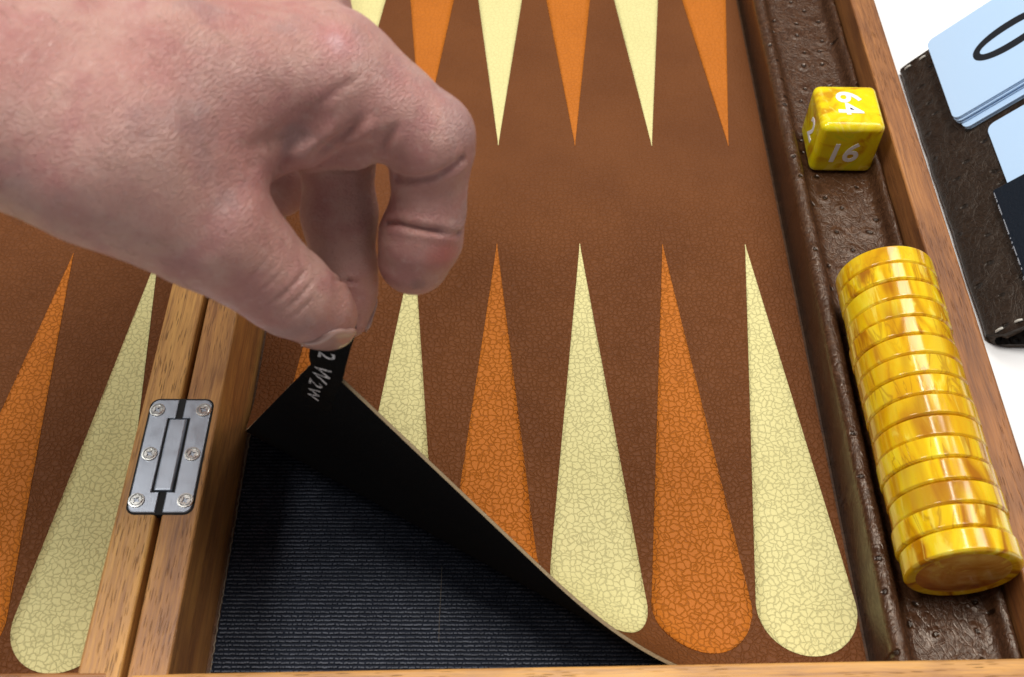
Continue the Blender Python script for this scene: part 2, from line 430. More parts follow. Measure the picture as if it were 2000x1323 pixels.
for (x, y) in ((-.222, .485), (.222, .485), (-.20, .0), (.20, .0), (-.222, -.485), (.222, -.485)):
    if screw_me is None:
        V, F = [], []
        S = 24
        rings = [(.075, 0.0), (.072, .009), (.060, .0095), (.055, .005), (.048, .0085)]
        for rr, z in rings:
            for k in range(S): V.append((rr * math.cos(2 * math.pi * k / S), rr * math.sin(2 * math.pi * k / S), z))
        star = [(.042 if k % 6 == 0 else .013 if k % 6 == 3 else .024) for k in range(S)]
        for z in (.0085, -.012):
            for k in range(S): V.append((star[k] * math.cos(2 * math.pi * k / S), star[k] * math.sin(2 * math.pi * k / S), z))
        for q in range(len(rings) + 1):
            for k in range(S): F.append((q * S + k, q * S + (k + 1) % S, (q + 1) * S + (k + 1) % S, (q + 1) * S + k))
        fm = [0] * len(F)
        F.append(tuple((len(rings) + 1) * S + k for k in range(S))); fm.append(1)
        for k in range(S): fm[len(rings) * S + k] = 1
        so = mesh_obj('screw', V, F, None, hinge, mats=[M['screw'], M['dark_metal']], fmat=fm); screw_me = so.data
    else:
        so = bpy.data.objects.new('screw', screw_me); COL.objects.link(so); so.parent = hinge
    at(so, (x, y, .017), (0, 0, random.uniform(0, 6)))
sb.free()

# ------------------------------------------------------------------ leather playing mats
RP, LC = .4794, 4.5836          # radius of a point's round end, tip-to-centre length
TIP_FAR = 1.6966
TH, OFF, DB, PHM, KB = 1.041, -3.088, 1.59, 1.698, 1.455
NX, NY = math.cos(TH), math.sin(TH)
def bend(x, y, h=0.0):
    """flat mat position -> place of the peeled corner (h: height over the mat's own surface)"""
    x = np.asarray(x, float); y = np.asarray(y, float)
    s = np.maximum(OFF - (NX * x + NY * y), 0)
    N = 40
    u = (np.arange(N) + .5) / N
    ph = PHM * (1 - (1 - np.clip(s[..., None] * u / DB, 0, 1)) ** KB)
    c = np.cos(ph).mean(-1) * s; z = np.sin(ph).mean(-1) * s
    pe = PHM * (1 - (1 - np.clip(s / DB, 0, 1)) ** KB)
    return np.stack([x + NX * (s - c) + h * NX * np.sin(pe), y + NY * (s - c) + h * NY * np.sin(pe), z + h * np.cos(pe)], -1)
def flat_map(x, y, h=0.0):
    x = np.asarray(x, float); y = np.asarray(y, float)
    return np.stack([x, y, np.zeros_like(x) + h], -1)
def make_mat(root, fmap, xs, ys, t, backing):
    gx, gy = np.meshgrid(xs, ys, indexing='ij')
    nx, ny = gx.shape
    def grid_faces(flip):
        F = []
        for i in range(nx - 1):
            for j in range(ny - 1):
                q = (i * ny + j, (i + 1) * ny + j, (i + 1) * ny + j + 1, i * ny + j + 1)
                F.append(q[::-1] if flip else q)
        return F
    top = fmap(gx, gy, 0.0).reshape(-1, 3); bot = fmap(gx, gy, -t).reshape(-1, 3)
    uv = np.stack([gx.ravel(), gy.ravel()], 1)
    mesh_obj('leather_face', top, grid_faces(False), M['brown'], root, uv, True)
    mesh_obj('loop_backing', bot, grid_faces(True), backing, root, uv, True)
    ring = [i * ny for i in range(nx)] + [(nx - 1) * ny + j for j in range(1, ny)] + [i * ny + ny - 1 for i in range(nx - 2, -1, -1)] + [j for j in range(ny - 2, 0, -1)]
    V = []
    for k, i in enumerate(ring):
        jit = rng.uniform(-.006, .006, 3)
        V += [top[i] * .96 + bot[i] * .04 + 0 * jit, top[i] * .5 + bot[i] * .5 + jit, top[i] * .04 + bot[i] * .96]
    n_ = len(ring); F = []
    for k in range(n_):
        a, b_ = k * 3, (k + 1) % n_ * 3
        F += [(a, a + 1, b_ + 1, b_), (a + 1, a + 2, b_ + 2, b_ + 1)]
    mesh_obj('cut_edge', V, F, M['cut'], root, smooth=True)
def point(root, fmap, x, ytip, sgn, mat, name, h=.006):
    """one triangle of the board, tip at (x, ytip), its round end LC away in direction sgn"""
    sa = RP / LC; tan = sa / math.sqrt(1 - sa * sa)
    yt = LC * (1 - sa * sa)
    t = list(np.linspace(0, yt, 64)) + [LC - RP * math.sin(a) if a > 0 else LC + RP * math.sin(-a) for a in np.linspace(math.asin(sa), -math.pi / 2, 26)[1:]]
    hw = [max(.004, tan * a) if a <= yt else math.sqrt(max(0, RP * RP - (a - LC) ** 2)) for a in t]
    C = 9
    cols = np.linspace(-1, 1, C)
    gx = np.array([[x + c * w for c in cols] for w in hw]); gy = np.array([[ytip + sgn * a] * C for a in t])
    V = fmap(gx, gy, h).reshape(-1, 3); n_ = len(t)
    F = []
    for i in range(n_ - 1):
        for j in range(C - 1):
            q = (i * C + j, i * C + j + 1, (i + 1) * C + j + 1, (i + 1) * C + j)
            F.append(q if sgn > 0 else q[::-1])
    uv = np.stack([gx.ravel(), gy.ravel()], 1)
    ring = [i * C for i in range(n_)] + [(n_ - 1) * C + j for j in range(1, C)] + [i * C + C - 1 for i in range(n_ - 2, -1, -1)]
    low = fmap(gx, gy, -.01).reshape(-1, 3)
    b0 = len(V); V = np.concatenate([V, low[ring]]); uv = np.concatenate([uv, uv[ring]])
    for k in range(len(ring)):
        k2 = (k + 1) % len(ring)
        q = (ring[k], ring[k2], b0 + k2, b0 + k); F.append(q if sgn < 0 else q[::-1])
    o = mesh_obj(name, V, F, mat, root, uv, True)
    return o
mat_r = tag(empty('playing_mat', (0, 0, 0)), 'brown leather playing mat with its front corner peeled up by the black tab', 'playing mat', 'leather playing mats of the board')
xs = np.concatenate([np.linspace(-2.6, 2.3, 120), np.linspace(2.3, 3.477, 8)[1:]])
ys = np.concatenate([np.linspace(-5.405, -2.2, 90), np.linspace(-2.2, 7.15, 30)[1:]])
make_mat(mat_r, bend, xs, ys, .034, M['loop'])
for i in range(-2, 4):
    c = i % 2 == 1
    point(mat_r, bend, i, 0.0, -1, M['cream' if c else 'orange'], 'cream_point' if c else 'orange_point')
    point(mat_r, bend, i, TIP_FAR, 1, M['orange' if c else 'cream'], 'orange_point' if c else 'cream_point')
mat_l = tag(empty('playing_mat', (0, 0, 0)), 'flat brown leather playing mat in the half left of the hinge', 'playing mat', 'leather playing mats of the board')
make_mat(mat_l, flat_map, np.linspace(-10.55, -3.43, 40), np.linspace(-5.55, 7.15, 60), .05, M['loop'])
for k in range(6):
    c = k % 2 == 0
    point(mat_l, flat_map, -4.05 - 1.02 * k, -.11, -1, M['cream' if c else 'orange'], 'cream_point' if c else 'orange_point').location.y = -.07 * U
    point(mat_l, flat_map, -4.05 - 1.02 * k, TIP_FAR, 1, M['orange' if c else 'cream'], 'orange_point' if c else 'cream_point')

# ribbon tab sewn to the corner, with its worn print
rows = [((-1.723, -3.386, 1.693), (-1.402, -3.555, 1.828)), ((-1.605, -3.386, 2.17), (-1.319, -3.561, 2.13)), ((-1.518, -3.411, 2.352), (-1.245, -3.575, 2.331)), ((-1.496, -3.454, 2.56), (-1.199, -3.56, 2.5)), ((-1.453, -3.485, 2.74), (-1.13, -3.52, 2.72)), ((-1.373, -3.473, 2.96), (-1.066, -3.518, 2.92)), ((-1.302, -3.427, 3.1), (-1.046, -3.478, 3.05))]
rows = [(np.array(a), np.array(b_)) for a, b_ in rows]
seglen = [0.0]
for (a, b_), (c, d) in zip(rows[:-1], rows[1:]): seglen.append(seglen[-1] + np.linalg.norm((c + d - a - b_) / 2))
seglen = np.array(seglen)
def tab_pt(s, t, h=0.0):
    """s: length along the tab from its sewn end, t: 0..1 across; h: height over its face"""
    out = []
    for q, v in ((0, 0), (1e-3, 0), (0, 1e-3)):
        ss, tt = s + q, t + v
        A = np.array([np.interp(ss, seglen, [r_[0][k] for r_ in rows]) for k in range(3)])
        B = np.array([np.interp(ss, seglen, [r_[1][k] for r_ in rows]) for k in range(3)])
        out.append(A + (B - A) * tt)
    nrm = np.cross(out[2] - out[0], out[1] - out[0]); nrm /= np.linalg.norm(nrm)
    if nrm[1] > 0: nrm = -nrm
    return out[0] + nrm * h
V, F = [], []
NS, NT_ = 30, 7
for h in (0.0, -.018):
    for i in range(NS):
        for j in range(NT_):
            V.append(tab_pt(seglen[-1] * i / (NS - 1), j / (NT_ - 1), h + .006 * math.sin(i * 1.1) * (j / 6 - .5)))
for i in range(NS - 1):
    for j in range(NT_ - 1):
        q = (i * NT_ + j, i * NT_ + j + 1, (i + 1) * NT_ + j + 1, (i + 1) * NT_ + j)
        F.append(q); F.append(tuple(a + NS * NT_ for a in q[::-1]))
for i in range(NS - 1):
    for j in (0, NT_ - 1):
        q = (i * NT_ + j, (i + 1) * NT_ + j, (i + 1) * NT_ + j + NS * NT_, i * NT_ + j + NS * NT_); F.append(q if j == 0 else q[::-1])
for i in (0, NS - 1):
    for j in range(NT_ - 1):
        q = (i * NT_ + j, i * NT_ + j + 1, i * NT_ + j + 1 + NS * NT_, i * NT_ + j + NS * NT_); F.append(q if i else q[::-1])
tab = mesh_obj('pull_tab', V, F, M['ribbon'], mat_r, smooth=False)
tab['label'] = 'black ribbon tab printed with worn white letters'
def tab_text(s, size, s_mid, t_mid, wide):
    V, F = text_geo(s, size, bold=.003)
    wid = np.linalg.norm(rows[3][1] - rows[3][0])
    # reading runs down the tab, letter tops point right
    V2 = [tab_pt(s_mid - v[0], t_mid + v[1] / wid * wide, .012) for v in V]
    mesh_obj('lettering', V2, F, M['print'], tab)
def s_at(y): return float(np.interp(-y, [-798, -751, -728, -707, -679, -647], seglen[:6]))
tab_text('V', .19, s_at(669), .50, 1.0)
tab_text('2', .20, s_at(694), .47, 1.0)
tab_text('W', .235, s_at(730), .42, 1.0)
tab_text('2', .185, s_at(752), .40, 1.0)
tab_text('W', .16, s_at(770), .40, 1.0)

# ------------------------------------------------------------------ checkers in the tray
CR, CT = .504, .2265
pr = [(0, .5), (.66, .5), (.70, .475), (.80, .468), (.86, .49), (.92, .4985), (.93, .498), (.958, .486), (.976, .462), (.984, .435), (.990, .428), (.997, .412), (1.0, .385), (1.0, .375), (1.0, .33)]
pr = pr + [(r_, -z) for r_, z in pr[::-1]]
S = 72
V, F, fm = [], [], []
V.append((0, 0, CT * .5))
for r_, z in pr[1:-1]:
    for k in range(S): V.append((CR * r_ * math.cos(2 * math.pi * k / S), CR * r_ * math.sin(2 * math.pi * k / S), CT * z))
V.append((0, 0, -CT * .5))
nr = len(pr) - 2
for k in range(S):
    F.append((0, 1 + k, 1 + (k + 1) % S)); fm.append(1)
for q in range(nr - 1):
    for k in range(S):
        F.append((1 + q * S + k, 1 + (q + 1) * S + k, 1 + (q + 1) * S + (k + 1) % S, 1 + q * S + (k + 1) % S))
        fm.append(1 if q < 2 or q > nr - 4 else 0)
for k in range(S):
    F.append((1 + nr * S, 1 + (nr - 1) * S + (k + 1) % S, 1 + (nr - 1) * S + k)); fm.append(1)
chk_me = None
CL = ['rearmost yellow amber checker, at the far end of the row behind the die',
      'second yellow checker from the far end of the row', 'third yellow checker from the far end of the row',
      'fourth yellow checker from the far end, streaked with olive', 'fifth yellow checker from the far end of the row',
      'sixth yellow checker from the far end of the row', 'seventh checker from the far end, just behind the crackled one',
      'middle checker of the row, eighth from either end', 'seventh checker from the front end of the row',
      'sixth checker from the front end of the row', 'fifth checker from the front end of the row',
      'fourth checker from the front end of the row', 'third checker from the front end of the row',
      'second checker from the front end of the row', 'front checker of the row showing its brown swirled face']
for i in range(15):
    yc = -1.27 - CT * (i + .5)
    if chk_me is None:
        o = mesh_obj('checker', V, F, None, mats=[M['amber'], M['amber_face']], fmat=fm, smooth=True); chk_me = o.data
    else:
        o = bpy.data.objects.new('checker', chk_me); COL.objects.link(o)
    at(o, (4.136 + random.uniform(-.013, .013) - .0015 * 0, yc, .455 + CR + random.uniform(-.002, .010)), None)
    o.rotation_euler = (R(90), random.uniform(0, 6.28), 0)
    o.rotation_mode = 'QUATERNION'
    o.rotation_quaternion = Matrix.Rotation(R(90), 3, 'X').to_quaternion() @ Matrix.Rotation(random.uniform(0, 6.28), 3, 'Z').to_quaternion()
    tag(o, CL[i], 'checker', 'yellow checkers lying in a row in the tray')

# ------------------------------------------------------------------ doubling die
die = tag(empty('doubling_die', (4.168, 1.133, .452), (0, 0, -.0156)), 'yellow marbled doubling die showing 64 on top and 16 in front, in the tray', 'die')
DS = .752
h = DS / 2
bm_obj('die_body', box_bm(-h, h, -h, h, 0, DS, .085, 5), M['lemon'], die, True).modifiers.new('WeightedNormal', 'WEIGHTED_NORMAL')
def numeral(s, size, face, spin=0.0, shear=0.0, dx=0.0, dy=0.0):
    V, F = text_geo(s, size, shear, .007, .003)
    rot = {'top': Matrix.Identity(3), 'front': Matrix.Rotation(R(90), 3, 'X'), 'left': Matrix.Rotation(R(-90), 3, 'Z') @ Matrix.Rotation(R(90), 3, 'X'),
           'right': Matrix.Rotation(R(90), 3, 'Z') @ Matrix.Rotation(R(90), 3, 'X'), 'back': Matrix.Rotation(R(180), 3, 'Z') @ Matrix.Rotation(R(90), 3, 'X')}[face]
    c = {'top': (0, 0, DS), 'front': (0, -h, h), 'left': (-h, 0, h), 'right': (h, 0, h), 'back': (0, h, h)}[face]
    sp = Matrix.Rotation(spin, 3, 'Z')
    V2 = [rot @ (sp @ Vector((v[0] + dx, v[1] + dy, v[2] + .0015))) + Vector(c) for v in V]
    o = mesh_obj('numeral', V2, F, M['white'], die); o['label'] = 'white number ' + s
numeral('64', .41, 'top', R(-92), 0.0, -.03, .0)
numeral('16', .40, 'front', R(2), .12, -.02, -.03)
numeral('2', .42, 'left', R(0), .1, .02, .02)
numeral('8', .40, 'right'); numeral('4', .40, 'back')

# ------------------------------------------------------------------ leather flip scoreboard standing beside the board
PH = R(47)
sbd = tag(empty('flip_scoreboard', (5.75, 0, -.355)), 'dark ostrich leather flip stand with white stitches, leaning up beside the board', 'score stand')
cs, sn = math.cos(PH), math.sin(PH)
def pan(u, y, n=0.0):      # point of the slanting panel, relative to the stand's origin
    return (u * cs - n * sn, y, u * sn + n * cs + .155)
T_ = .075
out_, in_ = [], []
for u in np.linspace(3.2, .12, 12): out_.append(pan(u, 0)[::2]); in_.append(pan(u, 0, -T_)[::2])
bx, bz, br = out_[-1][0], out_[-1][1], .0
for a, (x, z) in ((0, (.005, .14)), (1, (-.03, .09)), (2, (-.022, .04)), (3, (.02, .008))):
    out_.append((x, z)); in_.append((x + .075, z + .055 - .012 * a))
for x in np.linspace(.2, 4.2, 6): out_.append((x, .006)); in_.append((x, .006 + T_))
Y0, Y1 = -1.27, 3.56
V, F = [], []
sect = out_ + in_[::-1]
n = len(sect)
nyy = 60
for j in range(nyy):
    y = Y0 + (Y1 - Y0) * j / (nyy - 1)
    for (x, z) in sect:
        ys_ = Y0 + .13 * max(0, 1 - max(0, x + .03) / .20) ** 2; y = ys_ + (Y1 - ys_) * j / (nyy - 1)      # rounded lower corner
        w = .012 * mnoise.noise(Vector((x * 3, y * 3, z * 3))); V.append((x + w, y + (.02 * mnoise.noise(Vector((x * 4, 0, z * 4))) if j in (0, nyy - 1) else 0), max(z + w, .004)))
for j in range(nyy - 1):
    for i in range(n): F.append((j * n + i, (j + 1) * n + i, (j + 1) * n + (i + 1) % n, j * n + (i + 1) % n))
m_ = len(out_)
for j in (0, nyy - 1):
    for i in range(m_ - 1):
        q = (j * n + i, j * n + i + 1, j * n + n - 2 - i, j * n + n - 1 - i); F.append(q if j else q[::-1])
mesh_obj('leather_cover', V, F, M['panel'], sbd, smooth=True)
st_me = None
for y, us in ((Y1 - .09, np.arange(.05, 3.1, .23)), (Y0 + .09, np.arange(.10, 3.1, .23))):
    for u in us:
        if st_me is None:
            V, F = tube([(-.055, 0, -.01), (-.04, 0, .008), (0, 0, .014), (.04, 0, .008), (.055, 0, -.01)], [.008, .014, .017, .014, .008], 6)
            so = mesh_obj('stitch', V, F, M['stitch'], sbd, smooth=True); st_me = so.data
        else:
            so = bpy.data.objects.new('stitch', st_me); COL.objects.link(so); so.parent = sbd
        at(so, pan(u, y, .006), (0, -PH, R(random.uniform(-14, 14))))
def plate(name, u0, u1, y0, y1, n0, t, r, mat, bev=.004):
    """a thin card lying on the slanting panel; its local axes are slope, width and thickness"""
    bm = prism_bm(round_rect(-(u1 - u0) / 2, (u1 - u0) / 2, -(y1 - y0) / 2, (y1 - y0) / 2, r), 0, t, bev)
    o = bm_obj(name, bm, mat)
    p = pan((u0 + u1) / 2, (y0 + y1) / 2, n0)
    at(o, (p[0] + 5.75, p[1], p[2] - .355), (0, -PH, 0))
    return o
deck = []
for k in range(8):
    z = .012 + .023 * k
    dy = (-.10 if k < 3 else 0) + random.uniform(-.012, .012) - .004 * (7 - k); du = (.045 if k < 3 else 0) + random.uniform(-.006, .006)
    o = plate('score_card', .44 + du, 2.5 + du, 1.93 + dy, 3.50 + dy, z, .0145, .10, M['card'])
    deck.append(o)
    if k < 7: tag(o, ('lowest', 'second lowest', 'third lowest', 'fourth lowest', 'fifth lowest', 'sixth lowest', 'uppermost')[k] + ' pale blue card in the pile under the card marked 0', 'card', 'pale blue cards of the scoreboard')
tag(deck[-1], 'topmost pale blue card marked with a black 0', 'card', 'pale blue cards of the scoreboard')
V, F = [], []
S = 64
for k in range(S):
    a = 2 * math.pi * k / S; c, s = math.cos(a), math.sin(a)
    def se(v, e): return math.copysign(abs(v) ** e, v)
    for ru, ry in ((.52, .235), (.425, .115)):
        V.append((ru * se(c, .92), ry * se(s, .92), .001))
for k in range(S): F.append((2 * k, 2 * k + 1, 2 * ((k + 1) % S) + 1, 2 * ((k + 1) % S)))
for k in range(S): V.append((V[2 * k][0], V[2 * k][1], -.002))
zero = mesh_obj('printed_zero', V, F, M['ink'], deck[-1])
at(zero, (-.02, .02, .0155))
c2 = tag(plate('score_card', .735, 2.7, .30, 1.70, .012, .016, .11, M['card']), 'single pale blue card lying half under the navy plate', 'card', 'pale blue cards of the scoreboard')
nav = tag(plate('navy_plate', .56, 2.6, -.95, .655, .032, .055, .03, M['navy']), 'dark navy board with frayed silvery edge on the leather flip stand', 'cover board')
V, F = [], []
y = -.75
while y < .60:
    l = random.uniform(.015, .05); wdt = random.uniform(.006, .02) * (2 if random.random() < .2 else 1)
    i = len(V); x0 = -1.02 + .004
    if random.random() < .72:
        V += [(x0, y, .056), (x0 - wdt * .6, y + l * .3, .050), (x0 - wdt, y + l * .7, .030), (x0, y + l, .054), (x0 + .012, y + l, .0575), (x0 + .012, y, .0575)]
        F += [(i, i + 1, i + 2, i + 3), (i, i + 3, i + 4, i + 5)]
    y += l
V = [(a, b_ + .1475 - .0, c) for a, b_, c in V]
mesh_obj('frayed_edge', V, F, M['silver'], nav)

# ------------------------------------------------------------------ the hand
BONES = {
 'forearm': [(-5.074, -2.115, 5.5, 0.793), (-3.418, -2.941, 5.15, 0.687), (-2.958, -3.171, 5.05, 0.615)],
 'forearm_far': [(-6.14, -0.426, 5.2, 0.889), (-4.294, -1.469, 4.95, 0.730), (-3.306, -2.071, 4.9, 0.628)],
 'index_meta': [(-3.379, -2.871, 5.05, 0.579), (-2.124, -2.906, 5, 0.513), (-1.137, -2.579, 4.72, 0.449)],
 'middle_meta': [(-3.593, -2.386, 5.05, 0.567), (-1.512, -1.858, 4.75, 0.458)],
 'ring_meta': [(-3.967, -1.658, 4.95, 0.569), (-2.058, -0.857, 4.5, 0.470)],
 'pinky_meta': [(-4.453, -0.758, 4.75, 0.577), (-2.791, 0.353, 4.1, 0.469)],
 'thumb_meta': [(-2.9, -3.452, 5, 0.490), (-2.53, -3.564, 4.85, 0.494), (-1.909, -3.602, 4.3, 0.433)],
 'web': [(-2.248, -3.336, 4.85, 0.537), (-1.949, -3.164, 4.68, 0.410)],
 'index': [(-1.137, -2.579, 4.72, 0.442), (-0.716, -2.665, 4.5, 0.361), (-0.435, -2.752, 4.32, 0.328), (-0.425, -2.775, 4.22, 0.301), (-0.450, -2.835, 4, 0.280), (-0.457, -2.926, 3.82, 0.271), (-0.483, -2.991, 3.72, 0.280), (-0.531, -3.032, 3.55, 0.312), (-0.592, -3.098, 3.36, 0.284)],
 'index_pad': [(-1.533, -3.152, 4.4, 0.086), (-1.263, -3.036, 4.5, 0.136), (-1.024, -2.878, 4.58, 0.165)],
 'index_base': [(-1.308, -2.905, 4.3, 0.148), (-0.976, -2.819, 4.36, 0.199), (-0.811, -2.786, 4.38, 0.177)],
 'middle': [(-1.512, -1.858, 4.75, 0.427), (-1.229, -2.245, 4.3, 0.310), (-1.182, -2.512, 3.92, 0.281), (-1.187, -2.765, 3.5, 0.283), (-1.169, -3.06, 3.16, 0.250), (-1.162, -3.167, 3, 0.231), (-1.159, -3.294, 2.86, 0.174)],
 'ring': [(-2.058, -0.857, 4.5, 0.453), (-1.568, -1.567, 3.6, 0.304), (-1.709, -2.078, 3.2, 0.226), (-1.817, -2.15, 3.1, 0.201)],
 'pinky': [(-2.791, 0.353, 4.1, 0.446), (-2.103, -0.601, 3.3, 0.284), (-2.181, -1.181, 2.95, 0.235), (-2.302, -1.444, 2.85, 0.205)],
 'thumb': [(-1.909, -3.602, 4.3, 0.426), (-1.704, -3.619, 4, 0.353), (-1.529, -3.653, 3.74, 0.307), (-1.426, -3.644, 3.58, 0.301), (-1.302, -3.592, 3.36, 0.263), (-1.235, -3.563, 3.22, 0.220)],
}
# ---- hand: one continuous surface grown from tapering bones (numpy) ----
def seg(Q, a, b):
    A = np.array(a[:3]); B = np.array(b[:3]); ba = B - A
    h = np.clip(((Q - A) @ ba) / (ba @ ba), 0, 1)
    d = Q - A - h[:, None] * ba
    return np.sqrt((d * d).sum(1)) - (a[3] + (b[3] - a[3]) * h)
def smin(a, b, k):
    h = np.maximum(k - np.abs(a - b), 0) / k
    return np.minimum(a, b) - h * h * k * .25
def chain(Q, js, k):
    d = None
    for a, b in zip(js[:-1], js[1:]):
        e = seg(Q, a, b); d = e if d is None else smin(d, e, k)
    return d
def hand_sdf(Q):
    palm = chain(Q, BONES['forearm'], .1)
    for n in ('forearm_far', 'index_meta', 'middle_meta', 'ring_meta', 'pinky_meta', 'thumb_meta', 'web'):
        palm = smin(palm, chain(Q, BONES[n], .1), .32)
    d = palm
    for n, k in (('index', .22), ('index_pad', .10), ('index_base', .10), ('middle', .16), ('ring', .14), ('pinky', .14), ('thumb', .13)):
        f = smin(chain(Q, BONES[n], .1 if n != 'index' else .07), palm, k)
        d = smin(d, f, .04) if n in ('index_pad', 'index_base') else np.minimum(d, f)
    return np.maximum(d, -4.35 - Q[:, 0])      # cut across the forearm, outside the picture
def sdf_grad(Q, e=.004):
    g = np.stack([hand_sdf(Q + v) - hand_sdf(Q - v) for v in np.eye(3) * e], 1)
    return g / np.maximum(np.linalg.norm(g, axis=1), 1e-9)[:, None]
def surface_net(lo, hi, h):
    c = 4
    n = [int(np.ceil((b - a) / (h * c))) * c + 1 for a, b in zip(lo, hi)]
    ax = [lo[i] + h * np.arange(n[i]) for i in range(3)]
    cx = [a[::c] for a in ax]
    G = np.stack(np.meshgrid(*cx, indexing='ij'), -1)
    V0 = hand_sdf(G.reshape(-1, 3)).reshape(G.shape[:3])
    V = V0
    for k in range(3): V = np.repeat(V, c, k)
    o = c // 2
    V = np.pad(V, [(0, c)] * 3, mode='edge')[o:o + n[0], o:o + n[1], o:o + n[2]].copy()
    idx = np.argwhere(np.abs(V) < h * c * 1.25)
    pts = np.stack([ax[k][idx[:, k]] for k in range(3)], 1)
    V[idx[:, 0], idx[:, 1], idx[:, 2]] = hand_sdf(pts)
    S = V < 0
    acc = np.zeros([m - 1 for m in n] + [3]); cnt = np.zeros([m - 1 for m in n])
    def sl(i, j, k): return (slice(i, n[0] - 1 + i), slice(j, n[1] - 1 + j), slice(k, n[2] - 1 + k))
    cor = [(i, j, k) for i in (0, 1) for j in (0, 1) for k in (0, 1)]
    for a in cor:
        for ax_ in range(3):
            if a[ax_]: continue
            b = list(a); b[ax_] = 1
            va, vb = V[sl(*a)], V[sl(*b)]
            m = S[sl(*a)] != S[sl(*b)]
            t = np.where(m, va / np.where(m, va - vb, 1), 0)
            for q in range(3):
                acc[..., q] += np.where(m, a[q] + (t if q == ax_ else 0), 0)
            cnt += m
    act = cnt > 0
    ids = -np.ones(act.shape, int); ids[act] = np.arange(act.sum())
    ci = np.argwhere(act)
    P = np.array(lo) + h * (ci + acc[act] / cnt[act][:, None])
    F = []
    for ax_ in range(3):
        s0 = [slice(None)] * 3; s1 = [slice(None)] * 3
        s0[ax_] = slice(0, -1); s1[ax_] = slice(1, None)
        m = S[tuple(s0)] != S[tuple(s1)]
        u, v = (ax_ + 1) % 3, (ax_ + 2) % 3
        e = np.argwhere(m)
        ok = (e[:, u] > 0) & (e[:, v] > 0) & (e[:, u] < n[u] - 1) & (e[:, v] < n[v] - 1)
        e = e[ok]
        sg = S[e[:, 0], e[:, 1], e[:, 2]]
        q = []
        for du, dv in ((-1, -1), (0, -1), (0, 0), (-1, 0)):
            w = e.copy(); w[:, u] += du; w[:, v] += dv
            q.append(ids[w[:, 0], w[:, 1], w[:, 2]])
        q = np.stack(q, 1); q[~sg] = q[~sg][:, ::-1]
        F.append(q)
    return P, np.concatenate(F)

PH_, QF = surface_net((-4.6, -5.0, 2.2), (.75, 1.2, 6.2), .030)
for _ in range(2):
    PH_ = PH_ - hand_sdf(PH_)[:, None] * sdf_grad(PH_) * .9
hand_me = bpy.data.meshes.new('hand')
hand_me.from_pydata(PH_.tolist(), [], [tuple(int(i) for i in q) for q in QF])
bm = bmesh.new(); bm.from_mesh(hand_me)
bmesh.ops.subdivide_edges(bm, edges=bm.edges[:], cuts=1, use_grid_fill=True)
bmesh.ops.smooth_vert(bm, verts=bm.verts[:], factor=.5, use_axis_x=True, use_axis_y=True, use_axis_z=True)
bm.normal_update()
HV = np.array([v.co[:] for v in bm.verts]); HN = np.array([v.normal[:] for v in bm.verts])
# skin folds: polylines on the skin, (depth, width, points)
CREASES = [
 (.034, .034, [(-0.700, -2.969, 4.15), (-0.567, -3.074, 4.204), (-0.415, -3.102, 4.254), (-0.269, -3.058, 4.303), (-0.154, -2.952, 4.336)]),
 (.040, .026, [(-0.802, -3.068, 3.74), (-0.682, -3.172, 3.854), (-0.544, -3.24, 3.875), (-0.394, -3.247, 3.849), (-0.208, -3.112, 3.682)]),
 (.030, .020, [(-1.142, -3.633, 3.747), (-1.098, -3.283, 3.305), (-0.926, -3.19, 3.193)]),
 (.014, .020, [(-1.561, -3.98, 3.878), (-1.431, -3.925, 3.935), (-1.326, -3.813, 3.966), (-1.265, -3.646, 3.95)]),
 (.011, .016, [(-1.496, -3.982, 3.781), (-1.36, -3.919, 3.847), (-1.268, -3.808, 3.88), (-1.209, -3.651, 3.861)]),
 (.010, .016, [(-1.433, -3.978, 3.711), (-1.301, -3.909, 3.776), (-1.215, -3.803, 3.8)]),
 (.008, .016, [(-1.615, -3.986, 3.999), (-1.489, -3.924, 4.062), (-1.378, -3.778, 4.107)]),
 (.010, .018, [(-1.665, -3.997, 4.124), (-1.549, -3.928, 4.204), (-1.44, -3.757, 4.269)]),
 (.024, .070, [(-1.666, -3.475, 4.962), (-1.541, -3.401, 4.815), (-1.393, -3.215, 4.749), (-1.202, -3.113, 4.84), (-1.014, -3.034, 4.896)]),
 (-.050, .070, [(-1.473, -3.285, 4.498), (-1.326, -3.188, 4.549), (-1.125, -3.096, 4.667), (-0.923, -3.035, 4.798)]),
 (-.035, .060, [(-1.075, -3.095, 4.524), (-0.893, -3.048, 4.595), (-0.741, -2.983, 4.752)]),
 (.024, .034, [(-1.242, -3.195, 4.513), (-1.102, -3.108, 4.57), (-0.918, -3.052, 4.684), (-0.799, -2.988, 4.793)]),
 (.010, .045, [(-1.601, -3.525, 4.761), (-1.512, -3.406, 4.699), (-1.471, -3.325, 4.705)]),
 (.024, .036, [(-0.776, -3.033, 4.427), (-0.702, -3.038, 4.568), (-0.600, -2.969, 4.694)]),
 (.010, .030, [(-1.201, -3.111, 4.851), (-0.992, -2.99, 4.968), (-0.797, -2.838, 4.993)]),
]
disp = np.zeros(len(HV))
